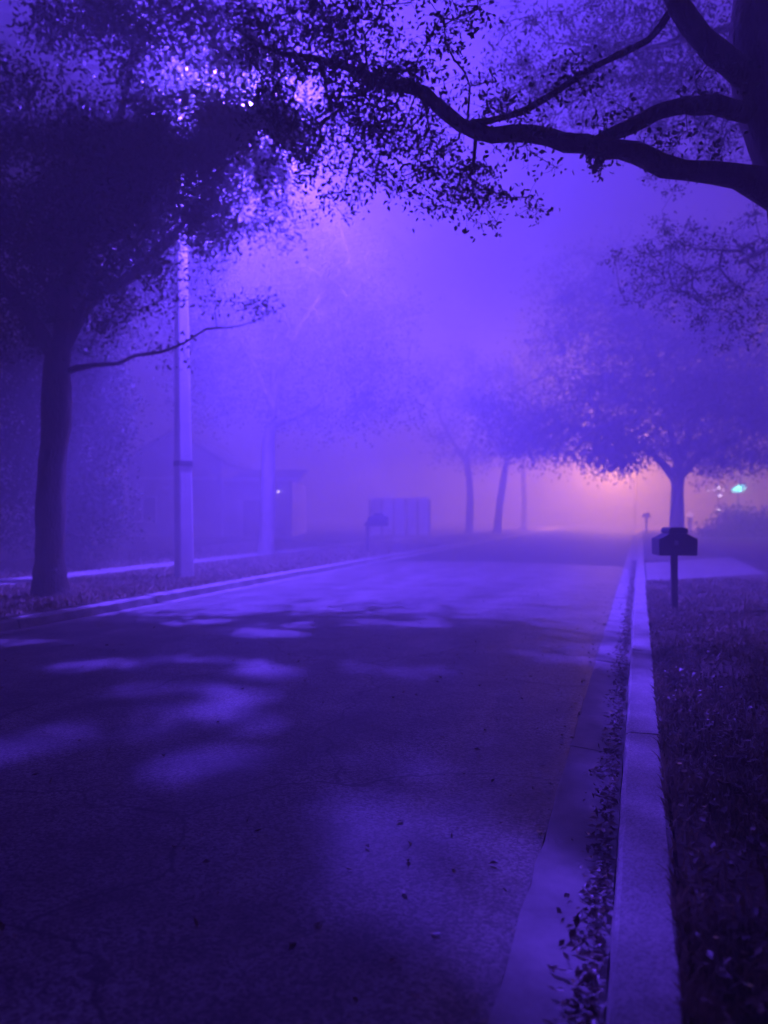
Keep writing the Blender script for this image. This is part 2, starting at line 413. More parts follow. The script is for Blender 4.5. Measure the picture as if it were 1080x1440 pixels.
def tree(name, label, trunk, limbs, blobs, leaf_size, per_clump, clump_r, bark_m, leaf_m, step=.35, twig=.006,
         light=False, group=None, sides=12, limb_parts=False, bumpy=.07, mini=3, droop=.3, zmin=1.2, trunk_label=None):
    """trunk / limbs: lists of (px, py, distance, radius). Clumps of leaves fill the blobs; each is tied to the nearest wood by a branch."""
    def conv(c):
        q = smooth_path([[*at(p[0], p[1], p[2]), p[3]] for p in c], step * .7)
        n = len(q); w_ = rng.normal(0, 1, (n, 4)); w_ = (w_ + np.roll(w_, 1, 0) + np.roll(w_, -1, 0)) / 2
        w_[:2] = 0
        q[:, :3] += w_[:, :3] * np.minimum(q[:, 3:4] * .2, .016); q[:, 3] *= 1 + np.clip(w_[:, 3], -1.5, 1.5) * np.clip(.012 / q[:, 3], .03, .09)
        return q
    T = conv(trunk); T[0, 2] = min(T[0, 2], .05)
    root = empty(name, T[0, :3] * np.array([1, 1, 0]) + np.array([0, 0, .05]))
    tag(root, label, 'tree', group)
    org = np.array(root.location)
    LB = [conv(l) for l in limbs]
    nodes = [T[len(T) // 3:, :3]] + [l[:, :3] for l in LB]
    base_r = np.concatenate([T[len(T) // 3:, 3]] + [l[:, 3] for l in LB])
    SK = np.concatenate(nodes); ns = len(SK)
    C = np.concatenate([sample_blob(b) for b in blobs]); C = C[C[:, 2] > zmin]
    if light: C = C[light_keep(C)]
    d0 = np.array([np.min(np.sum((SK - c) ** 2, axis=1)) for c in C]); C = C[np.argsort(d0)]
    cap = ns + len(C) * 24
    X = np.zeros((cap, 3)); X[:ns] = SK; par = np.full(cap, -1); cnt = ns
    tips = []
    for c in C:
        dd = np.sum((X[:cnt] - c) ** 2, axis=1); dd[:max(1, len(nodes[0]) // 3)] += 4
        i = int(np.argmin(dd)); p = X[i]; L = math.sqrt(max(dd[i], 1e-6))
        k = min(22, max(1, int(round(L / step))))
        off = rng.normal(0, .11 * L, 3); off[2] += .08 * L
        prev = i
        for j in range(1, k + 1):
            t = j / k
            q = p + (c - p) * t + off * math.sin(math.pi * t) + (rng.normal(0, .05 * step, 3) if j < k else 0)
            X[cnt] = q; par[cnt] = prev; prev = cnt; cnt += 1
        tips.append(prev)
    w = np.zeros(cnt); w[tips] = 1
    for i in range(cnt - 1, ns - 1, -1):
        w[par[i]] += w[i] if par[i] >= 0 else 0
    rad = np.zeros(cnt); rad[:ns] = base_r
    rad[ns:] = twig * np.maximum(w[ns:], 1) ** .46
    for i in range(ns, cnt):
        rad[i] = min(rad[i], rad[par[i]] * .95)
    # wood
    A = Acc(); fl = T.copy()
    v, f = tube_arrays(fl[:, :3], fl[:, 3], sides, bumpy, 1.3); A.add(v, f)
    if not limb_parts:
        for l in LB:
            v, f = tube_arrays(l[:, :3], l[:, 3], max(7, sides - 3), bumpy, 2.1); A.add(v, f)
    v, f = A.arrays(); t_o = mesh_np('trunk', v, f, bark_m, root, True, org)
    if trunk_label: t_o['label'] = trunk_label
    if limb_parts:
        for l in LB:
            v, f = tube_arrays(l[:, :3], l[:, 3], max(8, sides - 3), bumpy, 2.1)
            mesh_np('limb', v, f, bark_m, root, True, org)
    kids = {}
    for i in range(ns, cnt): kids.setdefault(par[i], []).append(i)
    A = Acc(); stack = [i for p in list(kids) if p < ns for i in kids[p]]
    while stack:
        i = stack.pop(); ch = [par[i], i]
        while ch[-1] in kids:
            ks = sorted(kids[ch[-1]], key=lambda q: -w[q]); stack += ks[1:]; ch.append(ks[0])
        r = rad[ch].copy(); r[0] = min(r[0], r[1] * 1.25)
        sd = 6 if r[0] > .02 else 4
        v, f = tube_arrays(X[ch], r, sd); A.add(v, f)
    # leaves
    TP = X[tips]
    P = []
    for c in TP:
        k = rng.poisson(per_clump); s = clump_r * rng.uniform(.6, 1.3)
        e = rng.normal(0, 1, (k, 3)) * np.array([s, s, s * .75]); e[:, 2] -= rng.random(k) * s * .5
        pts = c + e
        if light: pts = pts[light_keep(pts)]
        P.append(pts)
        for m_ in range(min(mini, len(pts))):
            q = pts[m_]; mid = (c + q) / 2 + rng.normal(0, s * .12, 3)
            v, f = tube_arrays([c, mid, q], [twig * .8, twig * .6, twig * .35], 3); A.add(v, f)
    v, f = A.arrays(); mesh_np('branches', v, f, bark_m, root, True, org)
    P = np.concatenate(P)
    leaf_mesh('crown', P, leaf_size, leaf_m, root, org, droop)
    return root

# near oak on the left, between the camera and the lamp
tree('oak_tree', 'dense dark oak on the left verge with its crown hiding the street lamp',
     [(72, 856, 13.0, .50), (71, 838, 13.0, .34), (71, 815, 13.0, .275), (70, 790, 13.0, .255), (72, 700, 13.0, .235), (78, 600, 13.05, .23), (80, 520, 13.1, .22), (84, 480, 13.1, .2)],
     [[(82, 510, 13.1, .13), (40, 445, 12.8, .12), (-10, 380, 12.5, .10), (-60, 280, 12, .06)],
      [(86, 490, 13.1, .17), (95, 420, 13.2, .15), (112, 330, 13.4, .12), (150, 230, 13.4, .09), (180, 120, 13.2, .05), (190, 40, 13, .03)],
      [(86, 495, 13.1, .12), (130, 420, 13.4, .11), (190, 385, 13.8, .1), (230, 345, 14.3, .085), (280, 285, 14.5, .05), (315, 250, 14.7, .025)],
      [(86, 495, 13.1, .12), (120, 400, 14.5, .1), (165, 345, 16.6, .07), (215, 310, 18.3, .04), (260, 290, 18.8, .02)],
      [(80, 525, 13.1, .075), (130, 513, 13.3, .042), (165, 512, 13.4, .034), (190, 499, 13.5, .03), (225, 495, 13.55, .026), (260, 482, 13.6, .022), (290, 463, 13.7, .019), (320, 461, 13.8, .015), (355, 453, 14, .010), (385, 436, 14.2, .005)]],
     [(110, 220, 13, 210, 110, 2.2, 310, 1.0), (20, 270, 12.5, 150, 150, 2.2, 250, 1.0), (255, 215, 14.0, 130, 85, 1.3, 330, .8), (345, 190, 15.0, 70, 60, .8, 260),
      (225, 190, 16, 80, 80, .9, 180), (150, 240, 15.2, 90, 90, 1.3, 200), (215, 225, 17.3, 55, 110, 1.1, 260), (255, 120, 17.2, 45, 60, .9, 90), (270, 330, 18.8, 65, 75, .9, 230), (205, 310, 18.6, 60, 110, 1.0, 230),
      (200, 300, 13.6, 160, 80, 1.5, 230, .8), (40, 410, 13, 130, 90, 2, 170, .8), (160, 25, 12.3, 130, 46, 1.3, 130), (330, 305, 14.8, 90, 55, .9, 60),
      (150, 390, 13.2, 120, 60, 1.5, 80, .6), (255, 262, 14.2, 90, 60, 1, 130, .6), (180, 330, 17.5, 90, 90, 1, 170), (200, 250, 17.9, 90, 110, 1.1, 280), (220, 300, 19.4, 75, 115, 1.1, 260), (385, 215, 14.8, 45, 70, .6, 60), (110, 300, 16.5, 90, 90, 1, 150), (330, 110, 15, 90, 80, .8, 75), (410, 190, 15.2, 50, 60, .7, 45), (330, 40, 13, 80, 50, 1, 50), (345, 430, 14, 60, 40, .5, 8), (230, 480, 13.6, 80, 20, .3, 4)],
     .088, 42, .2, M['bark_dark'], M['leaf'], light=True, sides=16, limb_parts=True, bumpy=.11)

# near oak on the right: trunk just outside the frame, long limb over the street
tree('oak_tree', 'large oak at the right edge with a long crooked limb reaching over the street',
     [(1190, 960, 6.9, .46), (1180, 880, 6.9, .38), (1168, 700, 6.95, .33), (1166, 480, 7.0, .30), (1132, 300, 7.0, .285), (1094, 190, 7.05, .26), (1066, 90, 7.1, .23), (1062, 0, 7.15, .19), (1075, -160, 7.2, .13), (1090, -300, 7.3, .07)],
     [[(1120, 290, 7.0, .17), (1068, 258, 6.95, .135), (1000, 247, 6.95, .105), (935, 236, 7.0, .095), (893, 214, 7.05, .092), (845, 212, 7.1, .085), (795, 204, 7.2, .08), (745, 190, 7.3, .075), (690, 191, 7.4, .072), (650, 172, 7.55, .07), (612, 142, 7.7, .068), (580, 122, 7.8, .06), (545, 117, 7.95, .052), (490, 94, 8.2, .042), (430, 80, 8.5, .034), (375, 68, 8.8, .024), (320, 30, 9.1, .012)],
      [(1085, 165, 7.05, .11), (1030, 152, 6.95, .085), (985, 147, 6.9, .075), (945, 150, 6.9, .07), (905, 168, 6.95, .068), (868, 186, 7.0, .062), (835, 203, 7.05, .058), (800, 190, 7.05, .03), (770, 192, 7.1, .015)],
      [(655, 178, 7.55, .05), (690, 168, 7.5, .034), (735, 155, 7.4, .032), (780, 130, 7.3, .03), (840, 92, 7.2, .03), (910, 58, 7.1, .032), (945, 10, 7.1, .035), (975, -60, 7.1, .03)],
      [(1070, 120, 7.1, .15), (1040, 100, 7.0, .12), (1005, 70, 6.95, .11), (970, 35, 6.9, .10), (945, -5, 6.85, .09), (915, -70, 6.8, .06)],
      [(850, 215, 7.1, .05), (838, 232, 7.05, .035), (834, 243, 7.02, .016)],
      [(1100, 80, 7.2, .14), (1110, 30, 8.0, .1), (1070, 20, 9.4, .075), (990, 50, 10.8, .05), (880, 70, 11.8, .03), (780, 60, 12.2, .012)],
      [(1120, 300, 7.1, .12), (1150, 280, 9, .09), (1110, 330, 11, .06), (1040, 370, 12.6, .03)]],
     [(440, 85, 8.6, 130, 75, .9, 105), (560, 150, 8.0, 80, 60, .6, 60), (610, 235, 7.9, 75, 60, .5, 34), (500, 200, 8.4, 90, 65, .7, 50), (540, 25, 7.6, 120, 45, .8, 45),
      (690, 290, 7.8, 45, 30, .4, 7), (740, 215, 7.4, 60, 25, .5, 7), (730, 165, 7.4, 80, 25, .5, 10), (640, 25, 6.5, 50, 35, .5, 9), (670, 130, 7.5, 50, 40, .4, 7),
      (820, 235, 7.2, 40, 25, .4, 3), (860, 80, 11.6, 190, 95, 1.8, 430), (1000, 160, 11.4, 120, 90, 1.6, 200), (400, 195, 9.0, 70, 85, .6, 60), (660, 275, 7.8, 35, 50, .3, 10), (740, 292, 7.8, 22, 14, .2, 3),
      (960, 205, 7.0, 70, 30, .3, 7), (880, 165, 7.0, 60, 26, .3, 6), (560, 110, 7.9, 60, 26, .3, 12), (1000, 120, 7.0, 60, 30, .3, 5), (790, 110, 7.3, 70, 30, .3, 8), (970, 375, 12.8, 130, 75, 1.4, 110), (1030, 450, 12.5, 70, 40, 1, 30), (400, 25, 8.8, 90, 40, .8, 45), (470, 270, 9, 60, 40, .5, 12)],
     .058, 24, .105, M['bark_dark'], M['leaf'], step=.24, twig=.0035, light=True, sides=18, limb_parts=True, mini=5, droop=.6, zmin=3, bumpy=.1)

# the lit tree beyond the lamp
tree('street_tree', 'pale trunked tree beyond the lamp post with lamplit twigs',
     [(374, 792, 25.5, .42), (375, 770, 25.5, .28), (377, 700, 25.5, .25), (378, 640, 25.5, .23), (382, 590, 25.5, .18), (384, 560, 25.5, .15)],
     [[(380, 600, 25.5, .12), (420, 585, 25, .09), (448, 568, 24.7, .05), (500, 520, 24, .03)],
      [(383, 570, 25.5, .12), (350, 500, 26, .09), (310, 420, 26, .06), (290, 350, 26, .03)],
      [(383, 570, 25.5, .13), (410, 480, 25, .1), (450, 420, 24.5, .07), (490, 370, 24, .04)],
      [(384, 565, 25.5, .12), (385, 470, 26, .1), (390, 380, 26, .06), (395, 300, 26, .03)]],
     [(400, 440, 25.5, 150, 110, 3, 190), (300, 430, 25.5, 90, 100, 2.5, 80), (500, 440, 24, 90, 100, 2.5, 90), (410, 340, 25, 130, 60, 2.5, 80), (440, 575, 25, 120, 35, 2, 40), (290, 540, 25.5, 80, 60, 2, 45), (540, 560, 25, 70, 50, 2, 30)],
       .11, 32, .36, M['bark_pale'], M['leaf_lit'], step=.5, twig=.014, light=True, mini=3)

# umbrella-shaped tree on the right verge
tree('street_tree', 'umbrella crowned tree standing behind the near mailbox',
     [(953, 766, 34, .45), (953, 750, 34, .33), (953, 700, 34, .28), (953, 675, 34, .29), (954, 655, 34, .27)],
     [[(953, 680, 34, .2), (920, 640, 33.5, .15), (860, 610, 33, .1), (800, 600, 33, .05)],
      [(954, 672, 34, .2), (990, 640, 34, .16), (1050, 610, 34, .1), (1110, 590, 34, .05)],
      [(954, 660, 34, .2), (940, 590, 34, .15), (920, 500, 34.5, .1), (900, 430, 35, .05)],
      [(954, 660, 34, .18), (980, 580, 34, .14), (1020, 500, 34, .09)]],
     [(930, 575, 34, 190, 62, 4.5, 420), (1060, 575, 34, 130, 75, 4, 280), (890, 480, 35, 150, 85, 4, 300), (800, 612, 34, 90, 36, 3, 150, 1.6), (890, 616, 33.5, 85, 32, 3, 130, 1.6), (1030, 640, 33.5, 90, 26, 3, 100, 1.6), (740, 585, 34, 80, 55, 3, 130, 2), (1020, 470, 35, 120, 80, 4, 240), (870, 400, 35.5, 130, 60, 4, 160), (1010, 380, 35.5, 110, 60, 4, 130), (864, 640, 33.6, 34, 15, 1.5, 60)],
     .16, 34, .5, M['bark_dark'], M['leaf'], step=.6, twig=.014, mini=2)

# distant trees beyond the bend
far = [(660, 661, 655, 52, 'slender distant tree standing upright left of the orange glow', (650, 560, 52, 95, 75, 3.5, 95)),
       (699, 706, 714, 52, 'slender distant tree with leaning trunk beside the orange glow', (725, 555, 52, 90, 80, 3.5, 95)),
       (737, 737, 735, 66, 'faintest distant tree at the left rim of the orange glow', (760, 580, 60, 80, 65, 3.5, 70))]
for (x0, x1, x2, Y, lab, blob) in far:
    gy = HOR + 1.45 * F / Y
    tree('distant_tree', lab, [(x0, gy + 2, Y, .42), (x0, gy - 8, Y, .27), (x1, 690, Y, .23), (x2, 640, Y, .19)],
         [[(x2, 650, Y, .16), (x2 - 30, 600, Y, .1), (x2 - 50, 550, Y, .05)], [(x2, 645, Y, .16), (x2 + 20, 590, Y, .1), (x2 + 25, 530, Y, .05)]],
         [blob, (x2, 630, Y, 70, 22, 2.5, 22)], .24, 24, .6, M['bark_dark'], M['leaf'], step=.9, twig=.02, mini=1, group='distant trees across the street')

# dark evergreen behind the near oak
tree('evergreen_tree', 'dark bushy evergreen behind the near oak trunk on the left',
     [(100, 808, 18.8, .3), (100, 760, 18.8, .2), (104, 640, 18.8, .16), (108, 500, 18.8, .1), (112, 400, 18.8, .04)], [],
     [(100, 610, 18.8, 72, 155, 1.4, 260), (15, 640, 18.8, 85, 140, 1.4, 220), (120, 440, 18.8, 80, 90, 1.4, 120), (30, 500, 18.8, 85, 80, 1.4, 110), (130, 720, 18.7, 45, 70, 1.1, 80), (150, 570, 18.9, 34, 110, .9, 90)],
     .10, 38, .25, M['bark_dark'], M['leaf'], step=.5, twig=.008, mini=1, zmin=.3)

# ------------------------------------------------------------------ street lamp (violet)
base = on_ground(259, 813, .1); bx, by = base[0], base[1]
root = tag(empty('street_lamp', (bx, by, .1)), 'pale square concrete lamp post glowing violet through the oak leaves', 'street lamp')
bm = bmesh.new(); rz = R(38)
H = 9.9
lean = (-.11, .0)
def ring(z, s, ch=.18):
    c = []
    for sx, sy in ((-1, -1), (1, -1), (1, 1), (-1, 1)):
        c.append((sx * s, sy * s))
    o = []
    t = z / H
    for k in range(4):
        a = np.array(c[k]); pv = np.array(c[k - 1]); nx = np.array(c[(k + 1) % 4])
        for q in (a + (pv - a) * ch * .5, a + (nx - a) * ch * .5):
            x = q[0] * math.cos(rz) - q[1] * math.sin(rz); y = q[0] * math.sin(rz) + q[1] * math.cos(rz)
            o.append(bm.verts.new((x + lean[0] * t, y, z)))
    return o
prev = None
for z in np.linspace(-.3, H, 12):
    r_ = ring(z, .165 - .08 * max(z, 0) / H)
    if prev:
        for i in range(8): bm.faces.new((prev[i], prev[(i + 1) % 8], r_[(i + 1) % 8], r_[i]))
    else: bm.faces.new(r_[::-1])
    prev = r_
bm.faces.new(prev)
bm_obj('pole', bm, M['pole_concrete'], root)
bm = bmesh.new(); add_box(bm, (lean[0] * .25, 0, 2.45), (.305, .305, .13), rz); bm_obj('band', bm, M['steel'], root, bevel=.01)
tip = LAMP - np.array([bx, by, .1]); pt = np.array([lean[0], 0, H - .25])
mid = (pt + tip) / 2 + np.array([0, 0, .35])
arm = smooth_path([[*pt, .045], [*mid, .04], [*(tip + np.array([-.25, 0, .2])), .035], [*(tip + np.array([.1, 0, .2])), .035]], .2)
tube_obj('arm', arm[:, :3], arm[:, 3], M['steel'], root, 10)
bm = bmesh.new(); add_sphere(bm, (tip[0] + .12, tip[1], tip[2] + .2), 1, (.38, .17, .075), 20, 10)
bmesh.ops.bisect_plane(bm, geom=list(bm.verts) + list(bm.edges) + list(bm.faces), plane_co=(0, 0, tip[2] + .17), plane_no=(0, 0, -1), clear_outer=True)
bmesh.ops.holes_fill(bm, edges=[e for e in bm.edges if e.is_boundary])
hd = bm_obj('lamp_head', bm, M['steel'], root, True)
bm = bmesh.new(); bmesh.ops.create_circle(bm, cap_ends=True, segments=24, radius=.13, matrix=Matrix.Translation((tip[0] + .14, tip[1], tip[2] + .162)))
bm_obj('lens', bm, M['lamp_violet'], hd)
ld = bpy.data.lights.new('street_lamp_light', 'POINT'); ld.energy = 30500; ld.color = (.118, .047, 1.0); ld.shadow_soft_size = .04
lo = bpy.data.objects.new('street_lamp_light', ld); lo.location = LITE; link(lo)

# far sodium lamp behind the trees
Ys = 70
sp = at(862, 634, Ys); sb = np.array([sp[0] + 2.2, Ys + .6, .1])
root = tag(empty('street_lamp', sb), 'far street lamp hidden in the umbrella tree giving the orange pink glow', 'street lamp')
tube_obj('pole', [(0, 0, -.2), (0, 0, 3), (0, 0, sp[2] - .1)], [.13, .12, .09], M['dark_wood'], root, 10)
rel = sp - sb
tube_obj('arm', [(0, 0, rel[2] - .2), (rel[0] * .5, rel[1] * .5, rel[2] + .25), (rel[0], rel[1], rel[2] + .22)], [.04, .035, .03], M['steel'], root, 8)
bm = bmesh.new(); add_sphere(bm, (rel[0], rel[1], rel[2] + .22), 1, (.4, .2, .1)); hd = bm_obj('lamp_head', bm, M['steel'], root, True)
bm = bmesh.new(); add_sphere(bm, (rel[0], rel[1], rel[2] + .11), 1, (.2, .13, .05)); bm_obj('lens', bm, M['lamp_sodium'], hd, True)
l2 = bpy.data.lights.new('sodium_light', 'POINT'); l2.energy = 32000; l2.color = (1.0, .37, .12); l2.shadow_soft_size = .15
o2 = bpy.data.objects.new('sodium_light', l2); o2.location = sp + np.array([0, 0, -.15]); link(o2)

# ------------------------------------------------------------------ mailboxes
def dome(w, h, k=8):
    return [(-w / 2, 0)] + [(w / 2 * -math.cos(math.pi * i / k), h * math.sin(math.pi * i / k)) for i in range(0, k + 1)][1:-1] + [(w / 2, 0)]
mb = on_ground(948, 857, .1)
root = tag(empty('mailbox', mb, math.atan2(N[1], N[0]) * .35), 'dark wide shouldered mailbox on a post beside the right kerb', 'mailbox'); root.scale = (.87, .87, 1)
bm = bmesh.new(); add_box(bm, (0, 0, .36), (.098, .098, .92)); bm_obj('post', bm, M['dark_wood'], root, bevel=.008)
bm = bmesh.new()
add_prism(bm, [(-.30, .79), (.30, .79), (.305, 1.035), (.22, 1.055), (.145, 1.10), (-.145, 1.10), (-.215, 1.05), (-.305, 1.025)], -.26, .26)
bm_obj('housing', bm, M['black_plastic'], root, bevel=.008)
bm = bmesh.new(); add_prism(bm, [(x, z + 1.102) for x, z in [(-.15, 0), (.15, 0), (.158, .05), (.13, .085), (-.128, .085), (-.156, .05)]], -.27, .27)
bm_obj('lid', bm, M['black_plastic'], root, bevel=.012)
bm = bmesh.new(); add_box(bm, (-.03, -.264, .975), (.055, .006, .06)); bm_obj('plate', bm, M['steel'], root, bevel=.001)
bm = bmesh.new(); add_box(bm, (0, -.275, 1.06), (.03, .025, .012)); bm_obj('handle', bm, M['black_plastic'], root, bevel=.002)

mb = on_ground(517, 777, .1)
root = tag(empty('mailbox', mb), 'small dim mailbox across the street beside the left kerb', 'mailbox')
bm = bmesh.new(); add_box(bm, (0, 0, .5), (.12, .12, 1.2)); bm_obj('post', bm, M['dark_wood'], root, bevel=.01)
bm = bmesh.new(); add_box(bm, (.3, 0, .98), (.84, .09, .09)); bm_obj('arm', bm, M['dark_wood'], root, bevel=.006)
bm = bmesh.new(); add_prism(bm, [(x + .36, z + 1.03) for x, z in [(-.36, 0), (.36, 0), (.36, .22), (.2, .26), (.17, .36), (-.14, .36), (-.17, .26), (-.36, .2)]], -.16, .16)
bm_obj('box', bm, M['black_plastic'], root, bevel=.01)
bm = bmesh.new(); add_box(bm, (.45, -.17, 1.2), (.03, .012, .16)); bm_obj('flag', bm, M['steel'], root)

mb = on_ground(909, 749, .1)
root = tag(empty('mailbox', mb), 'farthest mailbox barely showing against the orange glow', 'mailbox')
bm = bmesh.new(); add_box(bm, (0, 0, .5), (.11, .11, 1.15)); bm_obj('post', bm, M['dark_wood'], root)
bm = bmesh.new(); add_prism(bm, [(x, z + 1.07) for x, z in dome(.42, .36)], -.3, .3); bm_obj('box', bm, M['black_plastic'], root)

# ------------------------------------------------------------------ houses
def house(org, rz, w, d, h, roof_h, over, label, name='house', gable_x=True):
    root = tag(empty(name, org, rz), label, 'house')
    bm = bmesh.new(); add_box(bm, (0, d / 2, h / 2 - .1), (w, d, h + .2))
    # gable ends
    for y in (.002, d - .002):
        pass
    wl = bm_obj('wall', bm, M['stucco'], root)
    bm = bmesh.new()
    add_prism(bm, [(-w / 2 - over, h - .05), (w / 2 + over, h - .05), (w / 2 + over, h + .1), (0, h + roof_h), (-w / 2 - over, h + .1)], -over, d + over)
    rf = bm_obj('roof', bm, M['shingle'], root)
    return root, wl, rf

def window(root, x, y, z, w, h, lab=None):
    bm = bmesh.new()
    t = .09
    add_box(bm, (x, y - .03, z + h / 2 + t / 2), (w + 2 * t, .06, t)); add_box(bm, (x, y - .05, z - t / 2), (w + 2 * t + .1, .1, t))
    add_box(bm, (x - w / 2 - t / 2, y - .03, z), (t, .06, h)) if False else None
    fr = bm_obj('window', bm, M['trim'], root)
    bm = bmesh.new(); add_box(bm, (x, y - .012, z + h / 2 - h / 2 + 0), (w, .02, .02)); bm.free()
    bm = bmesh.new(); add_box(bm, (x, y - .015, z + h / 2 - .0), (w, .028, h - .006)); 
    for v in bm.verts: v.co.z -= 0
    g = bm_obj('pane', M and bm, M['glass_dark'], fr)
    for v in g.data.vertices: v.co.z -= h / 2 - h / 2
    return fr

Yh = 43.0
p0 = at(180, 760, Yh); p1 = at(408, 760, Yh)
w = p1[0] - p0[0]
root = tag(empty('house', (p0[0] + w / 2, Yh, .1)), 'pale stucco house in the fog behind the lamp post', 'house')
W2 = w / 2
bm = bmesh.new()
# main body: gable end on the left, lower wing on the right
gw = 5.2
xl = -W2; xr = xl + gw
add_prism(bm, [(xl, -.3), (xr, -.3), (xr, 4.3), ((xl + xr) / 2, 5.9), (xl, 4.3)], 0, 9)
bm_obj('wall', bm, M['stucco'], root)
bm = bmesh.new(); add_prism(bm, [(xr + .003, -.3), (W2, -.3), (W2, 3.2), (xr + .003, 3.2)], .9, 9)
bm_obj('wing', bm, M['stucco'], root)
def slab(x0, z0, x1, z1, t, y0, y1, nm, mt):
    bm = bmesh.new(); dx, dz = x1 - x0, z1 - z0; L = math.hypot(dx, dz); nx, nz = -dz / L * t, dx / L * t
    if nz < 0: nx, nz = -nx, -nz
    add_prism(bm, [(x0, z0), (x1, z1), (x1 + nx, z1 + nz), (x0 + nx, z0 + nz)], y0, y1)
    return bm_obj(nm, bm, mt, root)
cx = (xl + xr) / 2; sl = 1.6 / (gw / 2)
slab(xl - .4, 4.3 - .4 * sl + .006, cx - .004, 5.9 + .006, .16, -.4, 9.4, 'roof', M['shingle'])
slab(cx + .004, 5.9 + .006, xr + .4, 4.3 - .4 * sl + .006, .16, -.4, 9.4, 'roof', M['shingle'])
bm = bmesh.new()
yr = 5.0
bmv = [(xr + .45, .5, 3.21), (W2 + .5, .5, 3.21), (W2 + .5, yr, 3.95), (xr + .45, yr, 3.95)]
bm2 = bmesh.new(); vs = [bm2.verts.new(v) for v in bmv] + [bm2.verts.new((v[0], v[1], v[2] + .15)) for v in bmv]
for f in ((0, 1, 2, 3), (7, 6, 5, 4), (0, 4, 5, 1), (1, 5, 6, 2), (2, 6, 7, 3), (3, 7, 4, 0)): bm2.faces.new([vs[i] for i in f])
bm.free(); bm_obj('wing_roof', bm2, M['shingle'], root)
bm = bmesh.new(); add_box(bm, ((xl + xr) / 2 + .2, -.06, 3.33), (gw - .9, .115, .16)); bm_obj('fascia', bm, M['trim'], root)
bm = bmesh.new(); add_box(bm, ((xr + W2) / 2 + .3, .44, 3.27), (W2 - xr + .3, .1, .2)); bm_obj('fascia', bm, M['trim'], root)
def win(x, yf, z0, wd, ht):
    fr = bmesh.new(); t = .1
    add_box(fr, (x, yf - .03, z0 + ht + t / 2), (wd + 2 * t, .06, t)); add_box(fr, (x, yf - .05, z0 - t / 2), (wd + 2 * t + .12, .1, t))
    add_box(fr, (x - wd / 2 - t / 2, yf - .03, z0 + ht / 2), (t, .06, ht - .004)); add_box(fr, (x + wd / 2 + t / 2, yf - .03, z0 + ht / 2), (t, .06, ht - .004))
    add_box(fr, (x, yf - .035, z0 + ht / 2), (.05, .05, ht - .004))
    f = bm_obj('window', fr, M['trim'], root)
    pn = bmesh.new(); add_box(pn, (x, yf - .008, z0 + ht / 2), (wd - .004, .016, ht - .004)); bm_obj('pane', pn, M['glass_dark'], f)
win(at(200, 0, Yh)[0] - (p0[0] + W2), 0, .95, 1.45, 1.3)
bm = bmesh.new(); add_box(bm, (xr + 1.6, .872, 1.05), (1.0, .05, 2.1)); dr = bm_obj('door', bm, M['dark_wood'], root)
bm = bmesh.new(); add_sphere(bm, (xr + 2.0, .82, 1.0), .04); bm_obj('handle', bm, M['steel'], dr, True)
lx = at(389, 688, Yh)[0] - (p0[0] + W2)
bm = bmesh.new(); add_box(bm, (lx, .86, 2.75), (.12, .07, .2)); wl = bm_obj('wall_lamp', bm, M['steel'], root)
bm = bmesh.new(); add_sphere(bm, (lx, .76, 2.6 - .0), .055); bm_obj('bulb', bm, M['bulb_white'], wl, True)

# pale panelled fence across the street
Yg = 45.0
p0 = at(520, 742, Yg); p1 = at(604, 742, Yg); w = p1[0] - p0[0]
root = tag(empty('fence', (p0[0] + w / 2, Yg, .1)), 'low pale fence of upright panels far across the street', 'fence')
nb = 5
for i in range(nb):
    bm = bmesh.new(); add_box(bm, (-w / 2 + (i + .5) * w / nb, 0, 1.14), (w / nb - .17, .05, 2.1)); bm_obj('panel', bm, M['door_white'], root, bevel=.006)
for i in range(nb + 1):
    bm = bmesh.new(); add_box(bm, (-w / 2 + i * w / nb, .03, 1.05), (.13, .13, 2.26)); bm_obj('post', bm, M['old_concrete'], root, bevel=.008)
bm = bmesh.new(); add_box(bm, (0, .0, 2.235), (w - .16, .09, .07)); bm_obj('rail', bm, M['door_white'], root)

# ------------------------------------------------------------------ small lights on the right
Yl = 42.0
c = at(945, 709, Yl)
root = tag(empty('lamp_post', (c[0], Yl, .1)), 'small garden lamp with one white point beside the umbrella tree trunk', 'garden lamp')
tube_obj('post', [(0, 0, -.1), (0, 0, 1), (0, 0, c[2] - .16)], [.05, .04, .035], M['steel'], root, 8)
bm = bmesh.new(); add_sphere(bm, (0, 0, c[2] - .1), .09); bm_obj('globe', bm, M['bulb_white'], root, True)
bm = bmesh.new(); bmesh.ops.create_cone(bm, cap_ends=True, segments=12, radius1=.15, radius2=.03, depth=.1, matrix=Matrix.Translation((0, 0, c[2] + .04))); bm_obj('cap', bm, M['steel'], root)

for i, (px, py, lab) in enumerate(((968, 725, 'left low pink path light right of the umbrella tree'), (975, 722, 'middle low pink path light right of the umbrella tree'), (982, 725, 'right low pink path light right of the umbrella tree'))):
    c = at(px, py, 44)
    root = tag(empty('path_light', (c[0], 44 + .5 * i, .1)), lab, 'path light', 'low pink path lights')
    tube_obj('stake', [(0, 0, -.1), (0, 0, .6), (0, 0, c[2] - .2)], [.03, .03, .03], M['steel'], root, 6)
    bm = bmesh.new(); add_sphere(bm, (0, 0, c[2] - .1), .13, (1, 1, .8)); bm_obj('globe', bm, M['bulb_pink'], root, True)

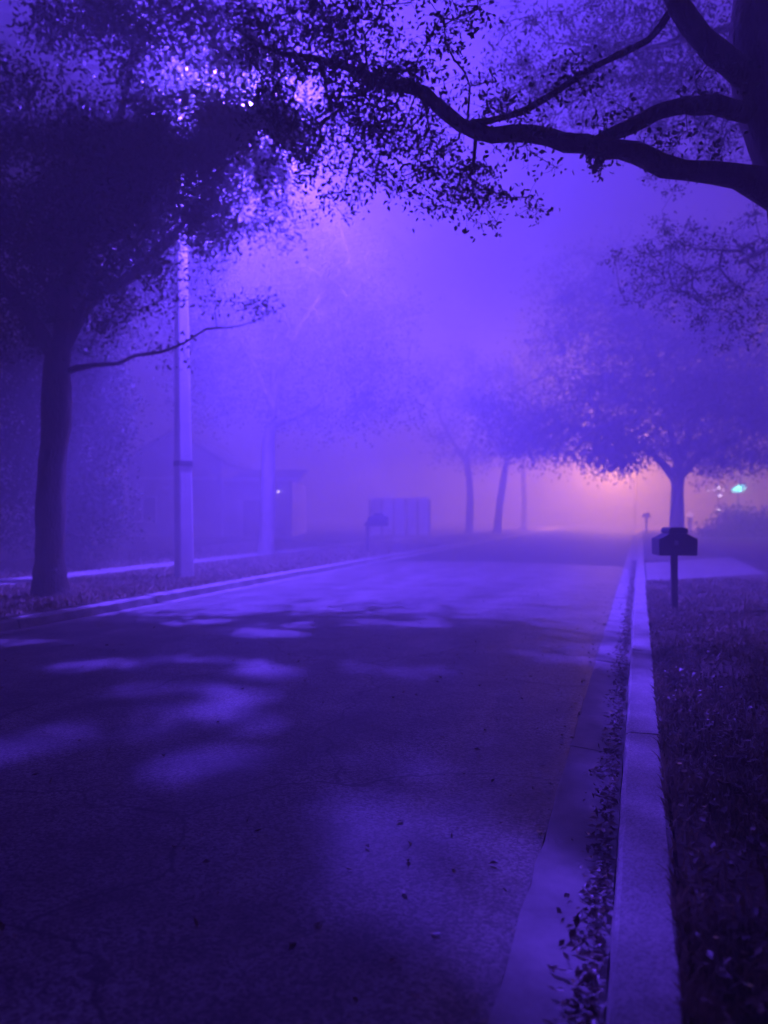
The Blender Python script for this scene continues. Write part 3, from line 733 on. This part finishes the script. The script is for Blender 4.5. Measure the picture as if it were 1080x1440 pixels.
c = at(1010, 684, 40)
root = tag(empty('light_post', (c[0], 40, .1)), 'thin post carrying a few tiny pale bulbs left of the cyan sign', 'light post')
tube_obj('post', [(0, 0, -.1), (0, 0, 1.5), (0, 0, c[2])], [.03, .025, .02], M['steel'], root, 6)
tube_obj('crossbar', [(-.62, 0, c[2] - .22), (0, 0, c[2] - .16), (.5, 0, c[2] - .2)], [.012, .012, .012], M['steel'], root, 5)
for px, py, r_ in ((1010, 686, .055), (1012, 697, .06), (995, 690, .035), (1003, 689, .03), (1017, 689, .03), (1010, 717, .045)):
    q = at(px, py, 40) - np.array([c[0], 40, .1])
    bm = bmesh.new(); add_sphere(bm, (q[0], -.05, q[2]), r_, (1.2, 1, .8), 10, 6); bm_obj('bulb', bm, M['bulb_white'], root, True)

c = at(1039, 687, 40)
root = tag(empty('neon_sign', (c[0], 40, .1)), 'slanted glowing cyan neon oval at the right edge', 'neon sign')
zc = c[2] - .1
tube_obj('post', [(0, .08, -.1), (0, .08, 1.2), (0, .08, zc + .05)], [.035, .03, .03], M['steel'], root, 6)
def oval(a, b, tilt, x0=0, z0=0, k=22, f0=0, f1=2 * math.pi):
    o = []
    for t in np.linspace(f0, f1, k):
        x, z = a * math.cos(t), b * math.sin(t)
        o.append((x0 + x * math.cos(tilt) - z * math.sin(tilt), 0, z0 + zc + x * math.sin(tilt) + z * math.cos(tilt)))
    return o
tl = R(16)
tube_obj('tube', oval(.37, .14, tl), [.016] * 22, M['neon'], root, 6)
tube_obj('tube', oval(.22, .075, tl, -.05, -.01), [.012] * 22, M['neon'], root, 6)
tube_obj('tube', [(-.30, 0, zc - .08), (-.05, 0, zc + .0), (.2, 0, zc + .1), (.36, 0, zc + .16)], [.018] * 4, M['neon'], root, 6)
nl = bpy.data.lights.new('neon_light', 'POINT'); nl.energy = 60; nl.color = (.2, 1.0, .9); nl.shadow_soft_size = .15
no = bpy.data.objects.new('neon_light', nl); no.location = (c[0], 39.8, c[2]); link(no)

# clipped hedge far right
def hedge(name, label, pts, w, h, leaf, n):
    P = np.asarray(pts, float); root = tag(empty(name, (*P[len(P) // 2][:2], .1)), label, 'hedge')
    L = []
    for _ in range(n):
        i = rng.integers(len(P) - 1); t = rng.random(); c = P[i] + (P[i + 1] - P[i]) * t
        a = rng.random() * 2 * math.pi; rr = rng.random() ** .35
        top = h * (.62 + .3 * math.sin(c[0] * 2.9) + .2 * math.sin(c[0] * 6.1 + 1)) * rng.uniform(.75, 1.15)
        L.append((c[0] + math.cos(a) * rr * w / 2, c[1] + math.sin(a) * rr * w / 2, .15 + rng.random() ** .8 * top))
    L = np.array(L)
    leaf_mesh('foliage', L, leaf, M['leaf'], root, np.array(root.location))
    for _ in range(9):
        i = rng.integers(len(L)); q = L[i]; b = np.array([q[0] + rng.normal(0, .2), q[1] + rng.normal(0, .2), .05])
        tube_obj('stem', np.array([b, (b + q) / 2 + rng.normal(0, .08, 3), q]) - np.array(root.location), [.03, .02, .008], M['bark_dark'], root, 5)
hedge('hedge', 'low dark hedge at the far right below the cyan sign', [at(1000, 740, 44)[:2], at(1060, 740, 43)[:2], at(1160, 740, 42)[:2]], 2.0, 1.9, .2, 5000)

# ------------------------------------------------------------------ grass and litter
def grass(name, n, area, hgt):
    U = area(n); n = len(U)
    a = rng.random(n) * 2 * math.pi; h = hgt * rng.uniform(.4, 1.2, n); wd = .0045 * rng.uniform(.7, 1.6, n) * (1 + U[:, 3])
    lean_a = rng.random(n) * 2 * math.pi; ln = h * rng.uniform(.1, .9, n)
    B = U[:, :3]
    s = np.stack([np.cos(a) * wd, np.sin(a) * wd, 0 * a], 1)
    t = B + np.stack([np.cos(lean_a) * ln, np.sin(lean_a) * ln, h], 1)
    m = B + np.stack([np.cos(lean_a) * ln * .3, np.sin(lean_a) * ln * .3, h * .6], 1)
    V = np.stack([B - s, B + s, m + s * .8, m - s * .8, t + s * .15, t - s * .15], 1).reshape(-1, 3)
    i = np.arange(n)[:, None] * 6
    Fq = np.concatenate([i + np.array([[0, 1, 2, 3]]), i + np.array([[3, 2, 4, 5]])])
    o = mesh_np(name, V, Fq, M['grass']); o['kind'] = 'stuff'; return o
def gz(v): return np.where(v > 0, .10 + .0068 * np.clip(v - .145, 0, 3), .10 + .0033 * np.clip(-8.06 - v, 0, 6))
def area_right(n):
    u = rng.random(n) ** 1.7 * 22 + 1.2; v = .112 + rng.random(n) ** 1.3 * (1.2 + u * .42)
    clump = np.sin(u * 3.1 + np.sin(v * 4)) + np.sin(v * 5.3 + u)
    k = (clump + rng.normal(0, 1, n) > -.6)
    u, v = u[k], v[k]
    p = u[:, None] * D + v[:, None] * N
    dwm = np.zeros(len(u), bool); dwm |= (u > 16.3 + v * .55 * 1.0) & (u < 22.5 + v * .6)
    p, v, u = p[~dwm], v[~dwm], u[~dwm]
    return np.column_stack([p, gz(v), u / 9])
def area_left(n):
    u = rng.random(n) * 26 + 6; v = -8.08 - rng.random(n) * 9
    k = ~((v < -11.25) & (v > -12.55)); u, v = u[k], v[k]
    p = u[:, None] * D + v[:, None] * N
    return np.column_stack([p, gz(v), u / 6])
tag(grass('grass', 90000, area_right, .065), 'short rough grass on the right verge')
tag(grass('grass', 60000, area_left, .07), 'short grass on the left verge')

def litter(name, P, size, label):
    n = len(P)
    d = rng.normal(size=(n, 3)); d[:, 2] *= .3; d /= np.linalg.norm(d, axis=1, keepdims=True)
    up = rng.normal(0, .35, (n, 3)); up[:, 2] = 1; s = np.cross(d, up); s /= np.linalg.norm(s, axis=1, keepdims=True); nn = np.cross(s, d)
    L = size * rng.uniform(.5, 1.3, n)[:, None]; W = L * rng.uniform(.35, .6, n)[:, None]; cu = rng.uniform(.1, .5, n)[:, None] * W
    V = np.stack([P - d * L / 2 + nn * cu * .6, P + s * W / 2 + nn * cu, P + d * L / 2 + nn * cu * .8, P - s * W / 2 + nn * cu, P], 1).reshape(-1, 3)
    i = np.arange(n)[:, None] * 5
    Fq = np.concatenate([i + np.array([[0, 1, 4]]), i + np.array([[1, 2, 4]]), i + np.array([[2, 3, 4]]), i + np.array([[3, 0, 4]])])
    o = mesh_np(name, V, Fq, M['litter']); tag(o, label, None, None, 'stuff'); return o
def lit_pts(n, fu, fv, fz):
    u = fu(n); v = fv(n); p = u[:, None] * D + v[:, None] * N
    return np.column_stack([p, fz(u, v)])
a = lit_pts(3600, lambda n: rng.random(n) ** 1.3 * 24 + 1.6, lambda n: -.12 - np.abs(rng.normal(0, .06, n)), lambda u, v: -.03 + .012 + rng.random(len(u)) * .02)
b = lit_pts(5200, lambda n: rng.random(n) ** 1.3 * 10 + 1.6, lambda n: .16 + np.abs(rng.normal(0, 1.1, n)), lambda u, v: .14 + rng.random(len(u)) * .045)
c_ = lit_pts(600, lambda n: rng.random(n) * 16 + 1.6, lambda n: -.43 - rng.random(n) ** 2 * 6.5, lambda u, v: np.interp(v, [-7.46, -5.6, -3.9, -2.2, -.4235], [-.012, .03, .05, .03, -.012]) + .006)
litter('fallen_leaves', a, .045, 'dry leaves lying along the gutter')
litter('fallen_leaves', b, .045, 'dry leaves strewn over the right verge')
litter('fallen_leaves', c_, .04, 'single dry leaves on the asphalt')

# ------------------------------------------------------------------ fog, sky, camera
bm = bmesh.new(); add_box(bm, (0, 55, 8.2), (290, 170, 18.4))
m = bpy.data.materials.new('haze'); m.use_nodes = True; nt = m.node_tree
for n_ in list(nt.nodes):
    if n_.type == 'BSDF_PRINCIPLED': nt.nodes.remove(n_)
pv = nt.nodes.new('ShaderNodeVolumePrincipled'); pv.inputs['Color'].default_value = (.93, .93, .95, 1); pv.inputs['Density'].default_value = .033
pv.inputs['Anisotropy'].default_value = .27
nt.links.new(pv.outputs[0], nt.nodes['Material Output'].inputs['Volume'])
hz = bm_obj('haze', bm, m); hz['kind'] = 'stuff'; hz['label'] = 'night fog filling the whole street'

W = bpy.data.worlds.new('World'); S.world = W; W.use_nodes = True; nt = W.node_tree
bg = nt.nodes['Background']
sky = nt.nodes.new('ShaderNodeTexSky'); sky.sky_type = 'NISHITA'; sky.sun_disc = False
sky.sun_elevation = R(2); sky.sun_rotation = R(20); sky.air_density = 1.5; sky.dust_density = 4
mx = nt.nodes.new('ShaderNodeMix'); mx.data_type = 'RGBA'; mx.blend_type = 'MULTIPLY'; mx.inputs[0].default_value = 1
bw = nt.nodes.new('ShaderNodeRGBToBW')
nt.links.new(sky.outputs[0], bw.inputs[0]); nt.links.new(bw.outputs[0], mx.inputs[6]); mx.inputs[7].default_value = (.42, .22, 1.0, 1)
nt.links.new(mx.outputs[2], bg.inputs['Color']); bg.inputs['Strength'].default_value = .036

cd = bpy.data.cameras.new('camera'); co = bpy.data.objects.new('camera', cd); link(co)
co.location = (0, 0, CAM_H); co.rotation_euler = (R(90), 0, 0)
cd.sensor_fit = 'VERTICAL'; cd.sensor_height = 36; cd.sensor_width = 27; cd.lens = 27.0 * F / 1080
cd.shift_y = (720 - HOR) / 1440 * -1
cd.clip_start = .05; cd.clip_end = 600
cd.dof.use_dof = True; cd.dof.focus_distance = 4.6; cd.dof.aperture_fstop = 1.25
S.camera = co

S.render.engine = 'CYCLES'
cy = S.cycles
cy.use_denoising = True
try: cy.denoiser = 'OPENIMAGEDENOISE'
except Exception: pass
cy.max_bounces = 6; cy.diffuse_bounces = 2; cy.glossy_bounces = 2; cy.transmission_bounces = 3; cy.volume_bounces = 2
cy.sample_clamp_indirect = 3.0; cy.sample_clamp_direct = 0
cy.caustics_reflective = False; cy.caustics_refractive = False
S.view_settings.view_transform = 'Standard'; S.view_settings.look = 'None'
S.view_settings.exposure = .42; S.view_settings.gamma = 1
